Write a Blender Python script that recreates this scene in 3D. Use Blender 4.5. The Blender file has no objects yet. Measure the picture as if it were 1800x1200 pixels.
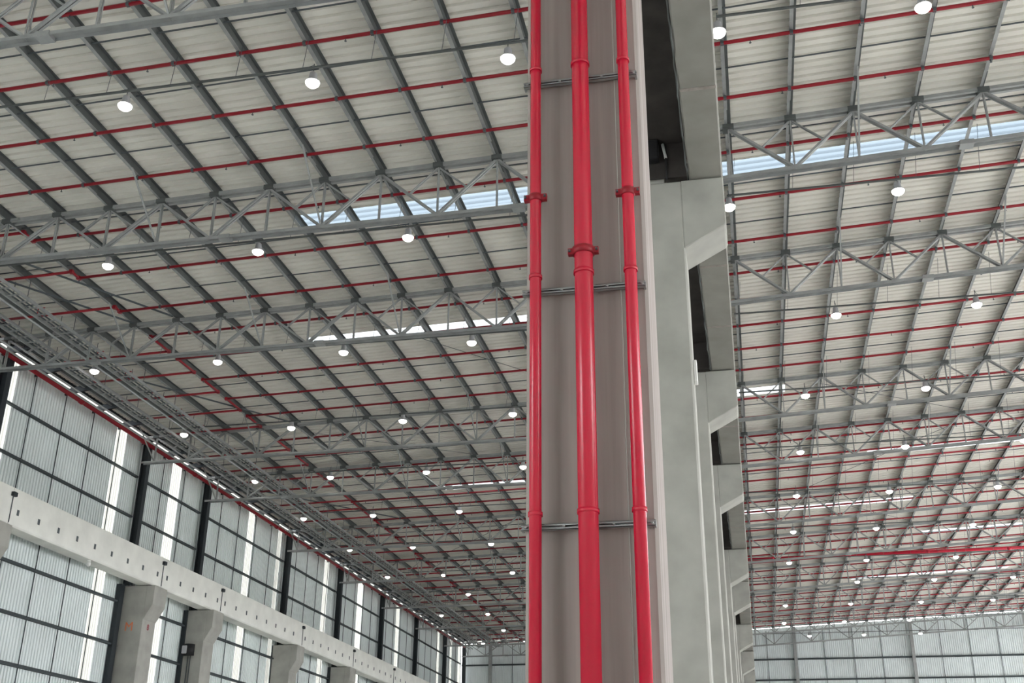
import bpy, bmesh, math, random
from mathutils import Matrix, Vector
random.seed(7)
S = bpy.context.scene
COL = S.collection

# ---------------------------------------------------------------- camera
R = ((0.9792527064911569, 0.2024279384674886, 0.009330946229965081),
     (0.07352304149053583, -0.39782496103460085, 0.9145106137972371),
     (-0.18883458157796415, 0.8948509541290219, 0.4044542875216608))
cam = bpy.data.cameras.new('camera'); cam.lens = 1972.05 / 1800 * 36; cam.sensor_width = 36
cam.clip_end = 1000
co = bpy.data.objects.new('camera', cam); COL.objects.link(co)
m = Matrix(((R[0][0], R[1][0], -R[2][0], 0), (R[0][1], R[1][1], -R[2][1], 0), (R[0][2], R[1][2], -R[2][2], 1.6), (0, 0, 0, 1)))
co.matrix_world = m
S.camera = co

# ---------------------------------------------------------------- sky, sun, exposure
w = bpy.data.worlds.new('overcast_sky'); S.world = w; w.use_nodes = True
nt = w.node_tree; nt.nodes.clear()
out = nt.nodes.new('ShaderNodeOutputWorld'); bg = nt.nodes.new('ShaderNodeBackground')
bg.inputs[0].default_value = (0.93, 0.945, 0.975, 1); bg.inputs[1].default_value = 9.0
nt.links.new(bg.outputs[0], out.inputs[0])
S.view_settings.view_transform = 'Standard'; S.view_settings.look = 'None'
S.view_settings.gamma = 1; S.view_settings.use_curve_mapping = False
S.view_settings.exposure = 0.34
try:
    S.cycles.max_bounces = 8; S.cycles.diffuse_bounces = 6; S.cycles.use_denoising = True
    S.cycles.sample_clamp_indirect = 8
except Exception: pass

# ---------------------------------------------------------------- materials
def mat(name, col, rough=.7, metal=0, spec=.3, noise=None, bump=None, stretch=None, emit=None):
    M = bpy.data.materials.new(name); M.use_nodes = True
    n = M.node_tree; b = n.nodes['Principled BSDF']
    b.inputs['Roughness'].default_value = rough; b.inputs['Metallic'].default_value = metal
    b.inputs['Specular IOR Level'].default_value = spec
    b.inputs['Base Color'].default_value = (*col, 1)
    if noise:
        sc, amt = noise
        tc = n.nodes.new('ShaderNodeNewGeometry'); mp = n.nodes.new('ShaderNodeMapping')
        n.links.new(tc.outputs['Position'], mp.inputs['Vector'])
        if stretch: mp.inputs['Scale'].default_value = stretch
        tx = n.nodes.new('ShaderNodeTexNoise'); tx.inputs['Scale'].default_value = sc; tx.inputs['Detail'].default_value = 5
        n.links.new(mp.outputs[0], tx.inputs['Vector'])
        rp = n.nodes.new('ShaderNodeValToRGB')
        rp.color_ramp.elements[0].position = .3; rp.color_ramp.elements[1].position = .7
        rp.color_ramp.elements[0].color = (*[c * (1 - amt) for c in col], 1)
        rp.color_ramp.elements[1].color = (*[min(1, c * (1 + amt)) for c in col], 1)
        n.links.new(tx.outputs[0], rp.inputs[0]); n.links.new(rp.outputs[0], b.inputs['Base Color'])
        if bump:
            bp = n.nodes.new('ShaderNodeBump'); bp.inputs['Strength'].default_value = bump; bp.inputs['Distance'].default_value = .01
            n.links.new(tx.outputs[0], bp.inputs['Height']); n.links.new(bp.outputs[0], b.inputs['Normal'])
    if emit:
        b.inputs['Emission Color'].default_value = (*emit[0], 1); b.inputs['Emission Strength'].default_value = emit[1]
    return M
MT = {}
MT['concrete'] = mat('precast_concrete', (.37, .365, .335), .85, noise=(1.3, .13), bump=.25)
MT['stained'] = mat('stained_concrete', (.31, .272, .255), .8, noise=(1.0, .20), stretch=(7, 7, .22), bump=.2)
MT['beam'] = mat('pale_beam_concrete', (.80, .80, .755), .85, noise=(1.1, .07), bump=.15)
MT['girder'] = mat('girder_concrete', (.27, .262, .24), .85, noise=(1.3, .12), bump=.2)
MT['galv'] = mat('galvanised_steel', (.345, .355, .355), .5, .35, noise=(2.5, .12))
MT['purlin'] = mat('purlin_steel_shade_dark', (.11, .12, .12), .55, .3, noise=(2, .12))
MT['dark'] = mat('dark_steel', (.035, .042, .048), .6, .2)
MT['girt'] = mat('girt_steel', (.10, .115, .125), .6, .2)
MT['wallgirt'] = mat('painted_wall_girt', (.045, .055, .06), .6)
MT['black'] = mat('black_plastic', (.02, .02, .022), .6)
MT['plate'] = mat('shade_dark_plate', (.045, .04, .038), .8, noise=(2, .3))  # near-black colour stands for the shade beside the girder
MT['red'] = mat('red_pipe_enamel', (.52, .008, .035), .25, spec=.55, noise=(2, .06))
MT['redroof'] = mat('red_enamel_shade_dark', (.27, .008, .018), .4, spec=.35)  # riser red darkened for the shadow under the roof
MT['deck'] = mat('roof_sheet_enamel', (.72, .70, .645), .6, noise=(.8, .05))
MT['clad'] = mat('wall_sheet_enamel', (.76, .81, .81), .55, noise=(.5, .06))
MT['clad2'] = mat('end_wall_sheet_enamel', (.80, .85, .86), .55, noise=(.5, .06))
MT['floor'] = mat('polished_concrete_floor', (.70, .69, .66), .5, noise=(.3, .08))
MT['yard'] = mat('pale_bounce_ground', (.56, .555, .53), .9, noise=(.2, .08))
MT['orange'] = mat('orange_stencil_paint', (.72, .22, .10), .8)
MT['maroon'] = mat('maroon_stencil_paint', (.30, .05, .07), .8)
MT['white'] = mat('white_plastic', (.8, .8, .78), .5)
MT['grey'] = mat('grey_plastic', (.42, .42, .44), .5)
MT['lens'] = mat('lamp_lens', (.9, .9, .85), .4, emit=((1, .97, .88), 9.0))
def translucent(name, col, tr):
    M = bpy.data.materials.new(name); M.use_nodes = True
    n = M.node_tree; n.nodes.clear()
    o = n.nodes.new('ShaderNodeOutputMaterial'); mx = n.nodes.new('ShaderNodeMixShader')
    t = n.nodes.new('ShaderNodeBsdfTranslucent'); p = n.nodes.new('ShaderNodeBsdfTransparent')
    t.inputs[0].default_value = (*col, 1); p.inputs[0].default_value = (*col, 1); mx.inputs[0].default_value = tr
    n.links.new(t.outputs[0], mx.inputs[1]); n.links.new(p.outputs[0], mx.inputs[2]); n.links.new(mx.outputs[0], o.inputs[0])
    return M
MT['skylight'] = translucent('skylight_polycarbonate', (.080, .098, .112), .06)
MT['skylight2'] = translucent('clear_skylight_polycarbonate', (.20, .21, .21), .1)
MT['strip'] = translucent('wall_light_panel', (.21, .21, .19), .06)

# ---------------------------------------------------------------- helpers
class MB:
    def __init__(s): s.v = []; s.f = []; s.sm = []
    def box(s, x0, x1, y0, y1, z0, z1):
        b = len(s.v)
        s.v += [(x, y, z) for z in (z0, z1) for y in (y0, y1) for x in (x0, x1)]
        for q in ((0, 2, 3, 1), (4, 5, 7, 6), (0, 1, 5, 4), (2, 6, 7, 3), (0, 4, 6, 2), (1, 3, 7, 5)):
            s.f.append(tuple(b + i for i in q)); s.sm.append(False)
        return s
    def bar(s, p, q, w=.05, h=None, up=(0, 0, 1)):
        h = h or w; p = Vector(p); q = Vector(q); d = (q - p).normalized(); u = Vector(up)
        if abs(d.dot(u)) > .98: u = Vector((0, 1, 0))
        a = d.cross(u).normalized(); c = a.cross(d)
        b = len(s.v)
        for e in (p, q):
            for i, j in ((-1, -1), (1, -1), (1, 1), (-1, 1)):
                s.v.append(tuple(e + a * (i * w / 2) + c * (j * h / 2)))
        for f in ((0, 1, 2, 3), (7, 6, 5, 4), (0, 4, 5, 1), (1, 5, 6, 2), (2, 6, 7, 3), (3, 7, 4, 0)):
            s.f.append(tuple(b + i for i in f)); s.sm.append(False)
        return s
    def tube(s, pts, r, n=8, caps=True):
        pts = [Vector(p) for p in pts]; b = len(s.v); rr = r if isinstance(r, (list, tuple)) else [r] * len(pts)
        for k, p in enumerate(pts):
            d = (pts[min(k + 1, len(pts) - 1)] - pts[max(k - 1, 0)]).normalized()
            u = Vector((0, 0, 1)) if abs(d.z) < .9 else Vector((0, 1, 0))
            a = d.cross(u).normalized(); c = a.cross(d)
            for i in range(n):
                t = 2 * math.pi * i / n
                s.v.append(tuple(p + (a * math.cos(t) + c * math.sin(t)) * rr[k]))
        for k in range(len(pts) - 1):
            for i in range(n):
                j = (i + 1) % n
                s.f.append((b + k * n + i, b + k * n + j, b + (k + 1) * n + j, b + (k + 1) * n + i)); s.sm.append(True)
        if caps:
            s.f.append(tuple(b + i for i in range(n))); s.sm.append(False)
            s.f.append(tuple(b + (len(pts) - 1) * n + i for i in reversed(range(n)))); s.sm.append(False)
        return s
    def prism(s, poly, y0, y1):          # polygon in XZ extruded along Y
        b = len(s.v); n = len(poly)
        s.v += [(x, y0, z) for x, z in poly] + [(x, y1, z) for x, z in poly]
        s.f.append(tuple(b + i for i in range(n))); s.f.append(tuple(b + n + i for i in reversed(range(n)))); s.sm += [False, False]
        for i in range(n):
            j = (i + 1) % n; s.f.append((b + j, b + i, b + n + i, b + n + j)); s.sm.append(False)
        return s
    def mesh(s, name):
        me = bpy.data.meshes.new(name); me.from_pydata(s.v, [], s.f); me.polygons.foreach_set('use_smooth', s.sm)
        bm = bmesh.new(); bm.from_mesh(me); bmesh.ops.recalc_face_normals(bm, faces=bm.faces); bm.to_mesh(me); bm.free()
        return me
    def build(s, name, m, parent=None, bevel=0, loc=None):
        me = s.mesh(name); me.materials.append(MT[m])
        o = link(name, me, parent, loc)
        if bevel:
            bv = o.modifiers.new('bevel', 'BEVEL'); bv.width = bevel; bv.segments = 1; bv.limit_method = 'ANGLE'
        return o
def link(name, me, parent=None, loc=None):
    o = bpy.data.objects.new(name, me); COL.objects.link(o)
    if parent: o.parent = parent
    if loc: o.location = loc
    return o
def tag(o, label=None, cat=None, group=None, kind=None):
    if label: o['label'] = label
    if cat: o['category'] = cat
    if group: o['group'] = group
    if kind: o['kind'] = kind
    return o
def empty(name, loc, label, cat, group=None):
    o = bpy.data.objects.new(name, None); COL.objects.link(o); o.location = loc; o.empty_display_size = .3
    return tag(o, label, cat, group)
def copy_tree(o, parent=None, loc=None):
    c = o.copy(); COL.objects.link(c); c.parent = parent
    if loc: c.location = loc
    for ch in o.children: copy_tree(ch, c)
    return c
ORD = ['first', 'second', 'third', 'fourth', 'fifth', 'sixth', 'seventh', 'eighth', 'ninth', 'tenth', 'eleventh', 'twelfth', 'thirteenth',
       'fourteenth', 'fifteenth', 'sixteenth', 'seventeenth', 'eighteenth', 'nineteenth', 'twentieth', 'twenty-first', 'twenty-second',
       'twenty-third', 'twenty-fourth', 'twenty-fifth', 'twenty-sixth', 'twenty-seventh', 'twenty-eighth', 'twenty-ninth', 'thirtieth',
       'thirty-first', 'thirty-second', 'thirty-third', 'thirty-fourth', 'thirty-fifth', 'thirty-sixth', 'thirty-seventh', 'thirty-eighth', 'thirty-ninth', 'fortieth']

# ---------------------------------------------------------------- levels and grids
XL, XR, Y0, YE = -31.3, 45.0, -8.0, 123.0
def top(x): return 21.9 + (.045 if x > .5 else .028) * (x - .5)       # top chord line of the roof trusses
def deckz(x): return top(x) + .30
COLY = [9.0, 19.0, 28.95, 37.5, 50.0, 57.0, 69.3, 79.9, 89.8, 100.2, 110.5, 120.6]
TRY = [19.6, 30.0, 38.8, 51.9, 59.4, 72.2, 82.8, 93.5, 104.0, 114.5, 121.9]
NL = [-6.87 - 1.95 * j for j in range(-3, 13)]                          # purlin lines, left bay
NR = [.48 + 1.885 * k for k in range(0, 24)]                            # purlin lines, right bay

# ---------------------------------------------------------------- floor and unseen bounce ground
tag(MB().box(XL, XR, Y0, YE, -.3, 0).build('floor', 'floor'), kind='structure')
tag(MB().box(-150, 200, -150, 260, -.9, -.3).build('bounce_yard_1', 'yard'), kind='structure')  # unseen ground outside, kept pale to bounce light in through the doorways

# ---------------------------------------------------------------- roof deck: ribbed sheets laid across, with skylight sheets
ceiling = tag(MB().box(XL - .3, XR + .6, Y0, Y0 + .1, 22.2, 24.4).build('ceiling', 'clad'), kind='structure')
def sheet_mesh(x0, x1, m, name, thick=False):
    b = MB(); prof = []
    for k in range(3):
        y = k / 3
        prof += [(y, 0), (y + .21, 0), (y + .225, .075), (y + .315, .075)]
    prof.append((1.0, 0))
    n = len(prof); xs = [x0, x1]
    for x in xs:
        for (y, z) in prof: b.v.append((x, y, deckz(x) + z + (0.0 if x <= .5 else 0)))
    if thick:
        for x in xs:
            for (y, z) in prof: b.v.append((x, y, deckz(x) + z + .012))
    for i in range(n - 1):
        b.f.append((i, i + 1, n + i + 1, n + i)); b.sm.append(False)
        if thick: b.f.append((2 * n + i, 3 * n + i, 3 * n + i + 1, 2 * n + i + 1)); b.sm.append(False)
    me = bpy.data.meshes.new(name); me.from_pydata(b.v, [], b.f); me.materials.append(MT[m]); return me
SKY = {32: [(-14.6, .5), (.5, XR)], 42: [(-18.2, -2.5)], 53: [(-2.5, .5), (.5, 2.6)], 65: [(-18.2, -2.5), (7.5, 32)], 76: [(-4.0, .5), (.5, 11.3)], 86: [(13, 30)], 101: [(9, 22)]}
cache = {}
def sheet(a, b, y, m):
    k = (a, b, m)
    if k not in cache: cache[k] = sheet_mesh(a, b, m, 'skylight_sheet' if m.startswith('skylight') else 'roof_sheet')
    link('skylight_sheet' if m.startswith('skylight') else 'roof_sheet', cache[k], ceiling, (0, y, 0))
for n in range(int(Y0), 124):
    y = n - .6 + 1.0
    for lo, hi in ((-31.65, .5), (.5, XR + .3)):
        cur = lo
        for a, b in sorted(SKY.get(n, [])):
            a2, b2 = max(a, lo), min(b, hi)
            if b2 <= a2 or a2 < lo: continue
            if a2 > cur: sheet(cur, a2, y, 'deck')
            sheet(a2, b2, y, 'skylight' if n < 40 else 'skylight2'); cur = b2
        if cur < hi: sheet(cur, hi, y, 'deck')

# purlins
for x in NL + NR:
    z = top(x); b = MB()
    b.box(x - .008, x + .008, 12, YE, z + .045, z + .285)
    b.box(x - .008, x + .10, 12, YE, z + .27, z + .285)
    for ty in TRY: b.box(x - .016, x + .016, ty - .9, ty + .9, z + .025, z + .26)
    p = b.build('purlin', 'purlin', ceiling)  # web darkened to hold its shade, unlike the lit flange below
    MB().box(x - .10, x + .008, 12, YE, z + .03, z + .045).build('bottom_flange', 'galv', p)
# thin bridging bars between purlins
for y in [22.1, 24.55, 27.15, 30.7, 33.6, 36.3, 42.9, 46.2, 49.2, 55.3, 57.6, 63.3, 67.4, 75.1, 78.6, 86.3, 89.8, 97.1, 100.2, 107.6, 111.0, 117.6, 120.5]:
    b = MB()
    for lo, hi in ((-30.4, .5), (.5, 43.8)):
        b.bar((lo, y, top(lo) + .12), (hi, y, top(hi) + .12), .035, .035)
    b.build('bridging_bar', 'girt', ceiling)
# flat bracing rods in the roof plane near the eave and over the bays
for (a, c) in [((-28.2, 32.2), (-24.4, 38.6)), ((-26.5, 31.4), (-22.5, 38.4)), ((-30.3, 40), (-22.6, 51.5)),
               ((-14.7, 41), (-6.9, 51)), ((-22.6, 53), (-14.7, 59)), ((4.25, 53), (11.8, 59)), ((11.8, 61), (4.25, 71)), ((-30.2, 61), (-22.6, 71)), ((-14.7, 73), (-22.6, 82)), ((4.25, 73), (11.8, 82))]:
    b = MB().bar((a[0], a[1], top(a[0]) + .0), (c[0], c[1], top(c[0]) + .0), *((.06, .06) if a[0] < -26 else (.02, .02)))
    b.build('roof_brace', 'girt', ceiling)

# ---------------------------------------------------------------- left wall: ribbed sheets, light strips, girts, rods
wall_left = tag(MB().box(XL - .12, XL + .02, Y0, YE, 0, .9).build('wall_left', 'concrete'), kind='structure')
def wsheet(width, z0, z1, m, name, axis='y', ribs=5):
    b = MB(); prof = []
    st = width / ribs
    for k in range(ribs):
        y = k * st
        prof += [(y, 0), (y + st * .55, 0), (y + st * .63, .07), (y + st * .92, .07)]
    prof.append((width, 0)); n = len(prof)
    for z in (z0, z1):
        for (y, d) in prof:
            b.v.append((-d, y, z) if axis == 'y' else (y, d, z))
    for i in range(n - 1):
        b.f.append((i, n + i, n + i + 1, i + 1)); b.sm.append(False)
    me = bpy.data.meshes.new(name); me.from_pydata(b.v, [], b.f); me.materials.append(MT[m]); return me
ZT = 21.02
STR = [(30.2, 31.1), (40.2, 41.1), (49.62, 50.62), (55.7, 56.8), (66.2, 67.15), (71.1, 71.7), (80.2, 81.15), (88.0, 89.3), (98.7, 99.7), (104.6, 105.4), (112.8, 113.7), (118.0, 118.8), (121.5, 122.6)]
cur = Y0; wm = {}
def wall_piece(a, b, m, name):
    wd = round(b - a, 3); k = (wd, m)
    if k not in wm: wm[k] = wsheet(wd, .9, ZT, m, name)
    link(name, wm[k], wall_left, (XL, a, 0))
for a, b in STR + [(YE, YE)]:
    n = max(1, round((a - cur) / 1.02)) if a > cur else 0
    if n:
        wd = (a - cur) / n
        for i in range(n): wall_piece(cur + i * wd, cur + (i + 1) * wd, 'clad', 'wall_sheet')
    if b > a: wall_piece(a, b, 'strip', 'light_strip')
    cur = b
PY = [-1.0, 9.5, 19.4, 29.6, 39.85, 52.2, 59.5, 72.25, 82.8, 93.5, 104.0, 114.6, 122.8]
GZ = [18.85, 16.70, 14.55, 12.3, 10.2, 8.15, 6.0, 3.9, 1.9]
for gz in GZ:
    for a, c in zip(PY[:-1], PY[1:]):
        if c < 30: continue
        b = MB(); a += .2; c -= .2
        b.box(XL + .02, XL + .2, a, c, gz - .012, gz); b.box(XL + .19, XL + .2, a, c, gz, gz + .07)
        b.box(XL + .02, XL + .032, a, c, gz, gz + .16)
        b.build('girt', 'wallgirt', wall_left)
for a, c in zip(PY[3:-1], PY[4:]):
    n = 5 if c - a > 8.5 else 3
    for i in range(1, n):
        y = a + (c - a) * i / n
        MB().bar((XL + .1, y, .9), (XL + .1, y, ZT - .1), .035).build('sag_rod', 'wallgirt', wall_left)

# ---------------------------------------------------------------- end wall, and unseen walls with doorways sized to bring in light
wall_back = tag(MB().box(XL, XR, YE + .3, YE + .5, 0, .9).build('wall_back', 'concrete'), kind='structure')
def endsheet(x, wd):
    zt = deckz(x + wd / 2) - .24
    link('wall_sheet', wsheet(wd, .9, zt, 'clad2', 'wall_sheet', 'x'), wall_back, (x, YE + .3, 0))
n = 75
for i in range(n): endsheet(XL + i * (XR - XL) / n, (XR - XL) / n)
for gz in [18.75, 16.68, 14.6, 12.4, 10.2, 8.1, 6.0, 3.9]:
    MB().box(XL, XR, YE + .1, YE + .28, gz, gz + .15).build('girt', 'wallgirt', wall_back)
for x in [-28, -25.6, -23.2, -20.8, -16, -13.5, -11, -8.5, -6, -3.5, -1.2, 1.6, 7.4, 10.3, 13.1, 18.9, 21.7, 24.5, 27.3, 30.1, 34, 37, 41]:
    MB().bar((x, YE + .2, .9), (x, YE + .2, top(x) - .2), .05).build('sag_rod', 'girt', wall_back)
for x in [-28.0, -18.5, -7.0, 4.45, 16.1, 27.7, 39.3]:
    MB().box(x - .16, x + .16, YE - .25, YE + .1, 0, top(x)).build('end_post', 'galv', wall_back)

def doorway_wall(name, axis, at, lo, hi, doors, dh, zt):
    w_ = tag(MB().box(*((at, at + .2, lo, hi) if axis == 'x' else (lo, hi, at, at + .2)), dh, zt(lo)).build(name, 'clad'), kind='structure')
    edge = [lo] + [q for d in doors for q in d] + [hi]
    for a, c in zip(edge[::2], edge[1::2]):
        if c - a > .05:
            MB().box(*((at, at + .2, a, c) if axis == 'x' else (a, c, at, at + .2)), 0, dh).build('wall_pier', 'clad', w_)
    return w_
doorway_wall('wall_right', 'x', XR, Y0, YE, [(-6, 24), (26, 51), (53, 78), (80, 105), (107, 121)], 13.5, lambda q: 23.8)  # unseen side, doorways opened and sized for fill light
doorway_wall('wall_front', 'y', Y0, XL, XR, [(-30, -14)], 7.5, lambda q: 22.0)  # unseen side, doorway opened and sized for fill light

# dark posts of the left wall
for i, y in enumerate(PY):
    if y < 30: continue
    b = MB(); x = XL + .38
    b.box(x - .18, x - .165, y - .17, y + .17, 13.2, 20.75); b.box(x + .165, x + .18, y - .17, y + .17, 13.2, 20.75)
    b.box(x - .18, x + .18, y - .008, y + .008, 13.2, 20.75)
    MB().box(XL + .02, XL + .26, y - .42, y - .02, 0, 13.2).build('gap_shade_strip', 'dark', wall_left)  # dark strip drawn for the shadow in the gap beside each column
    e = empty('wall_post', (0, 0, 0), f'dark steel wall post, {ORD[i-3]} along the side wall from the camera', 'post', 'dark posts along the side wall')
    b.build('post_shaft', 'dark', e)
    c = MB().box(x - .20, x + .2, y - .19, y + .19, 20.75, 20.85); c.build('cap_bracket', 'dark', e)

MB().box(XL + .28, XL + .34, 28, YE, 21.17, 21.34).build('eave_light_stop', 'dark', ceiling)  # added strip that keeps the gap's skylight off the deck underside
# eave outriggers and red header under the light gap
for i in range(len(PY) - 1):
    if PY[i] < 29: continue
    n = 5 if PY[i + 1] - PY[i] > 8.5 else 3
    for k in range(n):
        y = PY[i] + (PY[i + 1] - PY[i]) * k / n
        MB().bar((XL - .1, y, 20.9), (XL + 1.4, y, 21.15), .12, .3).build('eave_bracket', 'dark', ceiling)
hd = empty('header_pipe', (0, 0, 0), 'red sprinkler header pipe, darkened for roof shadow, running along the eave above the side wall', 'pipe')
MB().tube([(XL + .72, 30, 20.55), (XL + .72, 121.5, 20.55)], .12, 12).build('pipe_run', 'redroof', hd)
for k in range(15): MB().tube([(XL + .72, 33 + k * 6, 20.55), (XL + .72, 33.22 + k * 6, 20.55)], .15, 12).build('coupling', 'redroof', hd)

# ---------------------------------------------------------------- crane beams and columns of the left wall
LY = [-1.5, 9.5, 19.5, 29.5, 39.0, 52.4, 59.2, 71.8, 82.4, 92.6, 103.0, 113.4, 122.2]
for i, y in enumerate(LY):
    if y < 28: continue
    j = i - 3; y1 = min(y + 1.3, YE)
    extra = {5: 'with orange stencilled marks', 6: 'with a dark lamp box and conduits'}.get(i, 'without markings')
    e = empty('corbel_column', (0, 0, 0), f'{ORD[j]} concrete corbel column under the side wall crane beam, {extra}', 'column', 'corbel columns along the side wall')
    MB().box(-31.22, -29.93, y, y1, 0, 13.2).build('shaft', 'concrete', e, .02)
    MB().prism([(-29.93, 11.5), (-29.5, 12.25), (-29.5, 13.2), (-29.93, 13.2)], y, y1).build('corbel', 'concrete', e, .015)
J = [27.0, 40.3, 53.4, 60.45, 73.1, 83.6, 93.9, 104.2, 114.6, YE]
for i, (a, c) in enumerate(zip(J[:-1], J[1:])):
    a += .015; c -= .015
    e = empty('crane_beam', (0, 0, 0), f'{ORD[i]} grey concrete crane beam segment along the side wall from the camera', 'beam', 'crane beam segments along the side wall')
    MB().prism([(-30.55, 13.25), (-29.8, 13.25), (-29.74, 13.32), (-29.74, 14.83), (-30.55, 14.83)], a, c).build('beam_body', 'beam', e, .01)
    y = 28.4 if i == 0 else a + .5
    while y < c - .2:
        MB().box(-29.755, -29.725, y - .07, y + .07, 13.76, 14.0).build('anchor_pocket', 'girt', e)
        y += 1.51
    MB().box(-29.75, -29.6, c - .13, c + .12, 14.45, 14.62).build('joint_bracket', 'dark', e)
    MB().bar((-29.72, c + .01, 13.35), (-29.72, c + .01, 14.45), .03).build('joint_strap', 'girt', e)
# stencil marks, lamp box, white sensor on the side columns
def text(s, size, loc, rot, m, name, parent):
    cu = bpy.data.curves.new(name, 'FONT'); cu.body = s; cu.size = size; cu.extrude = .004; cu.align_x = 'CENTER'
    t = bpy.data.objects.new(name, cu); COL.objects.link(t); dg = bpy.context.evaluated_depsgraph_get()
    me = bpy.data.meshes.new_from_object(t.evaluated_get(dg)); bpy.data.objects.remove(t)
    me.materials.clear(); me.materials.append(MT[m]); o = link(name, me, parent); o.location = loc; o.rotation_euler = rot; return o
colB = [o for o in COL.objects if o.name.startswith('corbel_column') and 'orange' in o['label']][0]
text('M', .62, (-30.64, 52.39, 10.95), (math.pi / 2, 0, 0), 'orange', 'stencil_mark', colB)
text('8', .42, (-29.92, 53.0, 11.05), (math.pi / 2, 0, math.pi / 2), 'maroon', 'stencil_mark', colB)
e = empty('lamp_box', (-30.75, 59.0, 10.7), 'dark rounded lamp box with grey front on a side wall column', 'box')
b = MB(); b.tube([(.06, .18, 0), (.06, .18, .62)], .30, 10); b.build('housing', 'black', e)
MB().box(-.26, .04, -.14, .0, .08, .52).build('front_panel', 'grey', e, .03)
MB().box(-.1, .2, .1, .22, .1, .5).build('mount', 'black', e)
MB().tube([(.02, .16, -3.6), (.02, .16, .02)], .03, 6).build('conduit', 'girt', e)
MB().tube([(.17, .16, -3.6), (.17, .16, .02)], .03, 6).build('conduit', 'girt', e)
e = empty('sensor_camera', (-29.95, 46.9, 13.25), 'small white dome sensor hanging below the crane beam by the wall', 'sensor')
MB().tube([(0, 0, 0), (0, 0, -.12)], .09, 10).build('mount', 'white', e)
MB().tube([(0, 0, -.12), (0, 0, -.22), (0, 0, -.28)], [.11, .10, .04], 10).build('dome', 'white', e)

# ---------------------------------------------------------------- the main column row with girders
for i, y in enumerate(COLY):
    y1 = y + .95
    lab = ('nearest tall concrete column carrying the three red riser pipes' if i == 0 else f'{ORD[i]} concrete corbel column in the central row behind the red risers')
    e = empty('girder_column', (0, 0, 0), lab, 'column', None if i == 0 else 'central row of corbel columns')
    MB().box(-1.77, -.667, y, y1, 0, 13.35 if i else 21.2).build('shaft', 'stained' if i == 0 else 'concrete', e, .03)
    MB().prism([(-.69, 11.85), (.10, 12.28), (.13, 12.34), (.13, 13.35), (-.69, 13.35)], y, y1).build('corbel', 'concrete', e, .02)
    if i: MB().box(-1.77, -1.0, y + .05, y1 - .05, 13.35, 20.9).build('upper_shaft', 'concrete', e, .02)
GJ = [-1.0] + [q + .475 for q in COLY] + [YE]
for i, (a, c) in enumerate(zip(GJ[:-1], GJ[1:])):
    a += .01; c -= .01
    if c - a < .5: continue
    e = empty('crane_girder', (0, 0, 0), f'{ORD[i]} concrete crane girder span on the central columns from the camera', 'girder', 'crane girder spans of the central row')
    MB().box(-.52, .13, a, c, 13.38, 14.85).build('girder_body', 'girder', e, .03)
    n = max(2, int((c - a) / 3.2))
    for k in range(1, n):
        yy = a + (c - a) * k / n
        MB().box(-.50, .11, yy - .04, yy + .04, 13.372, 13.40).build('form_joint', 'stained', e)
    if i < 6:
        b = MB(); pts = []; yy = a
        while yy < c:
            pts.append((-.535 - .02 * random.random(), yy, 13.40 + .04 * math.sin(yy * 5))); yy += .2
        b.tube(pts, .018, 5); b.build('edge_cable', 'purlin', e)
for i, (a, c) in enumerate(zip(COLY[:-1], COLY[1:])):
    e = tag(MB().box(-1.77, -.54, a + (.95 if i == 0 else .90), c + .05, 14.2, 14.3).box(-1.77, -.54, c - .03, c - .01, 13.42, 14.2).build('walkway_plate', 'plate'), f'service walkway plate coloured dark for shade beside the girder, {ORD[i]} span from the risers', 'walkway', 'walkway plates beside the crane girder')  # upright end sheet added to draw the shade on the column stub
e = tag(MB().box(-1.78, -.54, -1.0, 8.96, 14.2, 14.3).build('walkway_plate', 'plate'), 'service walkway plate coloured dark for shade over the viewer in front of the nearest column', 'walkway', 'walkway plates beside the crane girder')
tag(MB().box(-1.4, -1.07, 18.72, 18.95, 13.75, 14.18).build('junction_box', 'black', None, .02), 'black junction box on the second column under the walkway', 'box')
e = empty('tube_light', (-.97, 18.93, 13.85), 'slim white vertical tube fitting with conduit beside the girder end', 'lamp')
MB().tube([(-.02, 0, .33), (.03, 0, 0)], .03, 8).build('tube', 'white', e)
MB().tube([(.03, 0, 0), (.03, 0, -.5)], .018, 6).build('conduit', 'black', e)
e = tag(MB().box(-.664, -.60, 19.3, 19.5, 9.25, 9.68).build('cable_duct', 'white', None, .01), 'small white cable box on the bright side of the second column', 'duct')

# ---------------------------------------------------------------- the three red riser pipes, their brackets
def riser(x, r, zc, label, ears):
    e = empty('riser_pipe', (x, 8.84 if r < .08 else 8.825, 0), label, 'pipe')
    MB().tube([(0, 0, 0), (0, 0, 13.2)], r, 28).build('pipe_run', 'red', e)
    for z in zc:
        b = MB().tube([(0, 0, z - .035), (0, 0, z - .03), (0, 0, z + .03), (0, 0, z + .035)], [r * 1.05, r * 1.22, r * 1.22, r * 1.05], 28)
        b.box(-r - .055, -r * .9, -.025, .025, z - .03, z + .03); b.box(r * .9, r + .055, -.025, .025, z - .03, z + .03)
        c = b.build('coupling', 'redroof', e)
        MB().bar((-r - .04, -.05, z), (-r - .04, .05, z), .018).build('bolt', 'girt', c)
        MB().bar((r + .04, -.05, z), (r + .04, .05, z), .018).build('bolt', 'girt', c)
    for z in (8.46, 6.19, 4.01, 1.8, 10.7):
        MB().tube([(0, 0, z), (0, 0, z + .035)], r + .009, 28).build('pipe_clamp', 'red', e)
    return e
riser(-1.655, .052, [7.03, 1.2, 12.6], 'thin red riser pipe nearest the bracket ends, slimmest of the three', 0)
riser(-1.215, .083, [6.42, 12.2, .8], 'thick red riser pipe in the middle of the column', 0)
riser(-.80, .054, [7.0, 1.3, 12.7], 'slim red riser pipe beside the bright column edge', 0)
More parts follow.
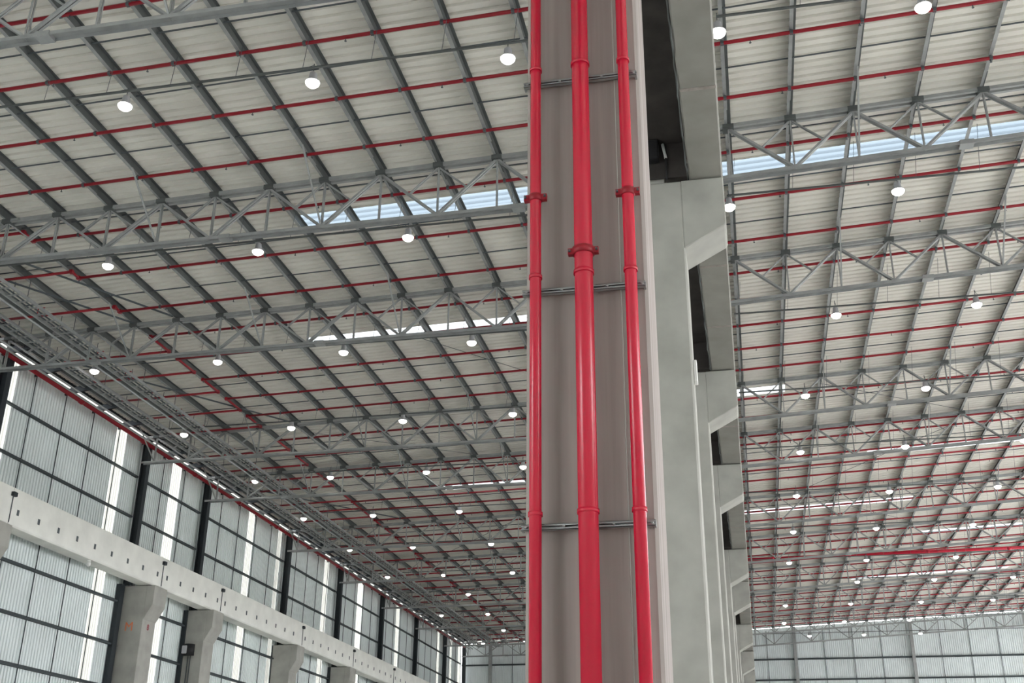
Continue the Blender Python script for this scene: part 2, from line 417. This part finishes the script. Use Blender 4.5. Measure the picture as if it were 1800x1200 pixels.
for i, z in enumerate((8.38, 6.10, 3.94)):
    lab = ['topmost', 'middle', 'lowest'][i]
    e = empty('pipe_bracket', (0, 0, 0), f'galvanised strut bracket behind the red risers, {lab} of three', 'bracket', 'strut brackets behind the risers')
    b = MB(); b.box(-1.79, -.68, 8.955, 8.96, z - .025, z + .025); b.box(-1.79, -.68, 8.915, 8.96, z + .02, z + .025); b.box(-1.79, -.68, 8.915, 8.96, z - .025, z - .02)
    b.box(-1.79, -.68, 8.915, 8.92, z + .008, z + .025); b.box(-1.79, -.68, 8.915, 8.92, z - .025, z - .008)
    b.box(-1.79, -1.77, 8.95, 9.0, z - .025, z + .025); b.box(-.70, -.68, 8.95, 9.0, z - .025, z + .025)
    b.build('channel', 'galv', e)
    for x in (-1.75, -1.43, -1.02, -.71):
        MB().tube([(x, 8.90, z), (x, 8.955, z)], .012, 6).build('bolt', 'galv', e)
tag(MB().tube([(-.905, 8.985, 0), (-.905, 8.985, 13.0)], .005, 6).build('earthing_cable', 'concrete'), 'thin pale cable running down the nearest column beside a riser', 'cable')

# ---------------------------------------------------------------- roof trusses
def bz(x): return 19.6 + .006 * (x + 30) if x < -.4 else 20.03 + .055 * (x - .2)
def truss(y, side, idx):
    left = side == 'L'
    xs = NL if left else NR
    peaks = [j % 2 == 0 for j in range(-3, 13)] if left else [k % 2 == 0 for k in range(24)]
    xa, xb = (-30.95, -1.2) if left else (-.2, XR - .2)
    bay = 'bay between side wall and column row' if left else 'bay beyond the crane girder'
    e = empty('roof_truss', (0, 0, 0), f'{ORD[idx]} galvanised steel roof truss of the {bay}', 'truss', 'roof trusses, ' + ('wall bay' if left else 'open bay'))
    b = MB()
    for dy in (-.11, .11):
        b.bar((xa, y + dy, top(xa) - .04), (xb, y + dy, top(xb) - .04), .10, .11)
    b.build('top_chord', 'galv', e)
    b = MB()
    b.bar((xa, y, bz(xa) + .05), (xb, y, bz(xb) + .05), .26, .014)
    for dy in (-.13, .13): b.bar((xa, y + dy, bz(xa)), (xb, y + dy, bz(xb)), .014, .11)
    b.build('bottom_chord', 'galv', e)
    far = idx > 5
    def member(name, p, q, dy, w_):
        b = MB()
        if far: b.bar((p[0], y, p[1]), (q[0], y, q[1]), w_ + dy, w_)
        else:
            for s in (-1, 1): b.bar((p[0], y + s * dy, p[1]), (q[0], y + s * dy, q[1]), w_)
        b.build(name, 'galv', e)
    for i, x in enumerate(xs):
        zt, zb = top(x) - .08, bz(x) + .05
        if i + 1 < len(xs):
            x2 = xs[i + 1]
            p = (x, zt) if peaks[i] else (x, zb); q = (x2, top(x2) - .08) if peaks[i + 1] else (x2, bz(x2) + .05)
            member('diagonal', p, q, .05, .07)
            mid = ((p[0] + q[0]) / 2, (p[1] + q[1]) / 2)
            o_ = (x2, top(x2) - .08) if peaks[i] else (x, zt)
            member('sub_diagonal', mid, o_, .035, .036)
        member('vertical', (x, zt), (x, zb), .05, .04)
        b = MB(); b.box(x - .17, x + .17, y - .17, y + .17, top(x) - .12, top(x) + .03)
        b.build('node_plate', 'purlin', e)
        if (left and (i - 3) % 3 == 0 and i > 3) or (not left and i % 3 == 2):
            MB().bar((x, y - 2.1, top(x) + .04), (x, y - .05, bz(x) + .06), .05).build('knee_brace', 'galv', e)
    for k in range(3):
        x = xa + (xb - xa) * (k + .5) / 3
        MB().box(x - .2, x + .2, y - .16, y + .16, bz(x) - .07, bz(x) + .075).build('splice_plate', 'galv', e)
for i, y in enumerate(TRY):
    truss(y, 'L', i); truss(y, 'R', i)

# ---------------------------------------------------------------- sprinkler branch pipes across the roof
PYS = [20.7, 23.2, 25.78, 28.35, 31.3, 34.3, 37.35, 39.95, 42.4, 44.95, 47.5, 50.0, 53.9, 56.7, 59.8, 61.15, 64.2, 66.2, 68.3, 70.8, 73.2, 75.6, 78.0, 80.7, 83.7, 85.9, 88.6, 91.2, 94.4, 97.0, 99.6, 102.2, 105.0, 107.6, 110.2, 112.8, 115.6, 118.2, 120.8]
JOG = {31.3: 30.7, 34.3: 33.78, 37.35: 36.95, 59.8: 60.6, 61.15: 62.6}
headmesh = MB().tube([(0, 0, 0), (0, 0, -.09)], .014, 6).tube([(0, 0, -.09), (0, 0, -.10)], .035, 8).mesh('sprinkler_head'); headmesh.materials.append(MT['girt'])
hookmesh = MB().tube([(0, 0, 0), (0, 0, .38), (.05, 0, .46), (.16, 0, .5), (.3, 0, .46)], .03, 6).mesh('riser_hook'); hookmesh.materials.append(MT['redroof'])
def pz(x): return top(x) - .06
for i, y in enumerate(PYS):
    near = i < 14
    e = empty('sprinkler_pipe', (0, 0, 0), f'{ORD[i]} red sprinkler pipe, darkened for roof shadow, across the roof, counting from the camera', 'pipe', 'sprinkler branch pipes under the roof')
    r = .055
    xj = -24.3
    if y > 31:
        yl = JOG.get(y, y + 1.6)
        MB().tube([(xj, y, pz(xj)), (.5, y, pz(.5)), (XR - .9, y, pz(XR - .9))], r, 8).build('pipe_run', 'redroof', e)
        MB().tube([(xj, y, pz(xj)), (xj + .02, yl, pz(xj))], r, 8).build('offset_piece', 'redroof', e)
        MB().tube([(xj, yl, pz(xj)), (-29.4, yl, pz(-29.4))], r, 8).build('pipe_run', 'redroof', e)
        o = link('riser_hook', hookmesh, e, (-27.8, yl, pz(-27.8) - .1))
        b = MB()
        for x, yy in ((xj, y), (xj, yl)): b.box(x - .07, x + .07, yy - .07, yy + .07, pz(x) - .07, pz(x) + .07)
        b.build('elbow', 'redroof', e)
    else:
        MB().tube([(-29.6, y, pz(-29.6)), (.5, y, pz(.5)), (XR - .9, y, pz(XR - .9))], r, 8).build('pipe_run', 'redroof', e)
    b = MB()
    for x in NL + NR:
        if y > 31 and x < xj: continue
        b.bar((x - .05, y, pz(x) - .05), (x - .05, y, top(x) + .06), .035)
        b.box(x - .09, x + .0, y - .055, y + .055, pz(x) - .055, pz(x) + .05)
    tag(b.build('pipe_hanger', 'girt', e), kind='stuff')
    if near:
        x = -28.4 + (i % 2) * .9 + .3
        while x < 22:
            if not (y > 31 and x < xj): link('sprinkler_head', headmesh, e, (x, y, pz(x) - .04))
            x += 2.93
    else:
        b = MB(); x = -23.4
        while x < 32: b.bar((x, y, pz(x) - .15), (x, y, pz(x) - .03), .03); x += 2.93
        tag(b.build('sprinkler_head', 'girt', e), kind='stuff')
e = empty('main_pipe', (0, 0, 0), 'bright red large sprinkler main crossing the roof far down the hall', 'pipe')
MB().tube([(-.3, 87.0, 21.2), (33.2, 85.9, 21.25)], .12, 14).build('pipe_run', 'red', e)
b = MB()
for k in range(6): b.tube([(2 + k * 5.6, 86.9 - k * .18, 21.2), (2.2 + k * 5.6, 86.9 - k * .18, 21.2)], .155, 12)
b.build('coupling', 'red', e)

# ---------------------------------------------------------------- high bay lamps on lighting rails
a = MB().tube([(0, 0, .34), (0, 0, .30), (0, 0, .12), (0, 0, .03), (0, 0, 0)], [.06, .10, .12, .20, .21], 18).mesh('housing'); a.materials.append(MT['grey'])
c = MB().tube([(0, 0, .005), (0, 0, -.05), (0, 0, -.10), (0, 0, -.135), (0, 0, -.15)], [.195, .185, .14, .08, .01], 18).mesh('lens'); c.materials.append(MT['lens'])
d = MB().tube([(0, 0, .33), (0, 0, .62)], .012, 6).mesh('hook'); d.materials.append(MT['girt'])
lamps = [(23.5, [-21.7, -16.2, -10.6, -5.15, .32, 5.3, 10.8, 16.3, 21.8]), (32.3, [-21.8, -16.0, -10.5, -5.1, .35, 5.6, 11.1, 16.6]),
         (41.4, [-27.7, -21.8, -16.05, -10.45, -5.0, 4.2, 9.4, 15.0]), (50.1, [-27.75, -21.9, -16.05, -10.5, -5.0, 3.3, 8.6, 14.4]),
         (58.5, [-27.5, -22.9, -17.2, -11.65, -6.1, 3.3, 8.6, 14.4]), (66.9, [-27.8, -23.1, -17.4, -11.9, 3.3, 8.6, 14.6]), (75.6, [-27.7, -23.0, -17.3, -11.8, 3.3, 8.6, 14.6, 20.4]),
         (84.9, [-27.8, -23.2, -17.7, -12.1, 3.2, 8.7, 14.9, 20.5]), (92.6, [-23.1, -17.6, 8.6, 14.4, 20.2]), (101.8, [-27.9, -23.5, -17.8, 3.2, 8.7, 14.5, 20.3]),
         (110.6, [-23.9, -18.0, 3.2, 8.7, 14.5]), (118.4, [-27.8, -22.2, 5.8, 11.05, 16.4])]
first = None
for ri, (y, xs) in enumerate(lamps):
    for side, X0, X1 in (('wall', -29.5, -1.9), ('girder', .3, XR - 2)):
        e = empty('lighting_rail', (0, 0, 0), f'thin grey lighting rail in the {side} bay, {ORD[ri]} from the camera', 'rail', 'lighting rails under the roof')
        yr = y - .35
        MB().bar((X0, yr, 20.62), (X1, yr, 20.62), .06, .05).build('rail', 'purlin', e)
        b = MB()
        for x in (NL if side == 'wall' else NR):
            if X0 < x < X1: b.bar((x, yr, 20.63), (x + .15, yr - .1, top(x) + .05), .012)
        tag(b.build('hanger_wires', 'girt', e), kind='stuff')
    for k, x in enumerate(xs):
        side = 'wall bay' if x < 0 else 'girder bay'
        n = k if x < 0 else k - sum(1 for q in xs if q < 0)
        lab = f'lit round lamp, {ORD[n]} of the {side} in lamp row {ORD[ri]} from the camera'
        t = empty('high_bay_lamp', (x, y, 20.4), lab, 'lamp', 'high bay lamps')
        link('housing', a, t); link('lens', c, t); link('hook', d, t)
        MB().bar((x, y - .35, 20.66), (x, y, 20.98), .012).build('suspension', 'girt', t, loc=(-x, -y, -20.4))

# ---------------------------------------------------------------- cable ladders and service pipes along the eave
for i, (x0, x1, z) in enumerate(((-26.95, -26.3, 20.35), (-28.9, -28.25, 20.35))):
    e = empty('cable_ladder', (0, 0, 0), ['wide galvanised cable ladder running lengthwise, farther from the side wall', 'galvanised cable ladder running lengthwise, closer to the side wall'][i], 'cable tray')
    for x in (x0, x1): MB().box(x - .03, x + .03, 21, 121, z, z + .12).build('side_rail', 'galv', e)
    b = MB(); y = 21.2
    while y < 121: b.box(x0, x1, y - .03, y + .03, z + .02, z + .06); y += .6
    tag(b.build('rungs', 'galv', e), kind='stuff')
    b = MB()
    for k in range(3): b.tube([(x0 + .16 + k * .2, 21.2, z + .08), (x0 + .16 + k * .2, 121, z + .08)], .03, 6)
    b.build('cable_bundle', 'girt', e)
    b = MB()
    for k in range(34):
        yy = 22.2 + k * 3
        while min(abs(yy - (JOG.get(p, p + 1.6) if p > 31 else p)) for p in PYS) < .3: yy += .2
        for x in (x0, x1): b.bar((x, yy, z + .1), (x, yy, top(x) + .05), .02)
    tag(b.build('hanger_rods', 'girt', e), kind='stuff')
for i, (x, z, r) in enumerate(((-29.55, 20.25, .05), (-29.85, 20.25, .05), (-27.2, 20.3, .045))):
    tag(MB().tube([(x, 24, z), (x, 121, z)], r, 8).build('service_pipe', 'galv'), ['grey service pipe running lengthwise near the eave, inner of the pair', 'grey service pipe running lengthwise near the eave, outer of the pair', 'grey service pipe running between the two cable ladders'][i], 'pipe', 'service pipes along the eave')
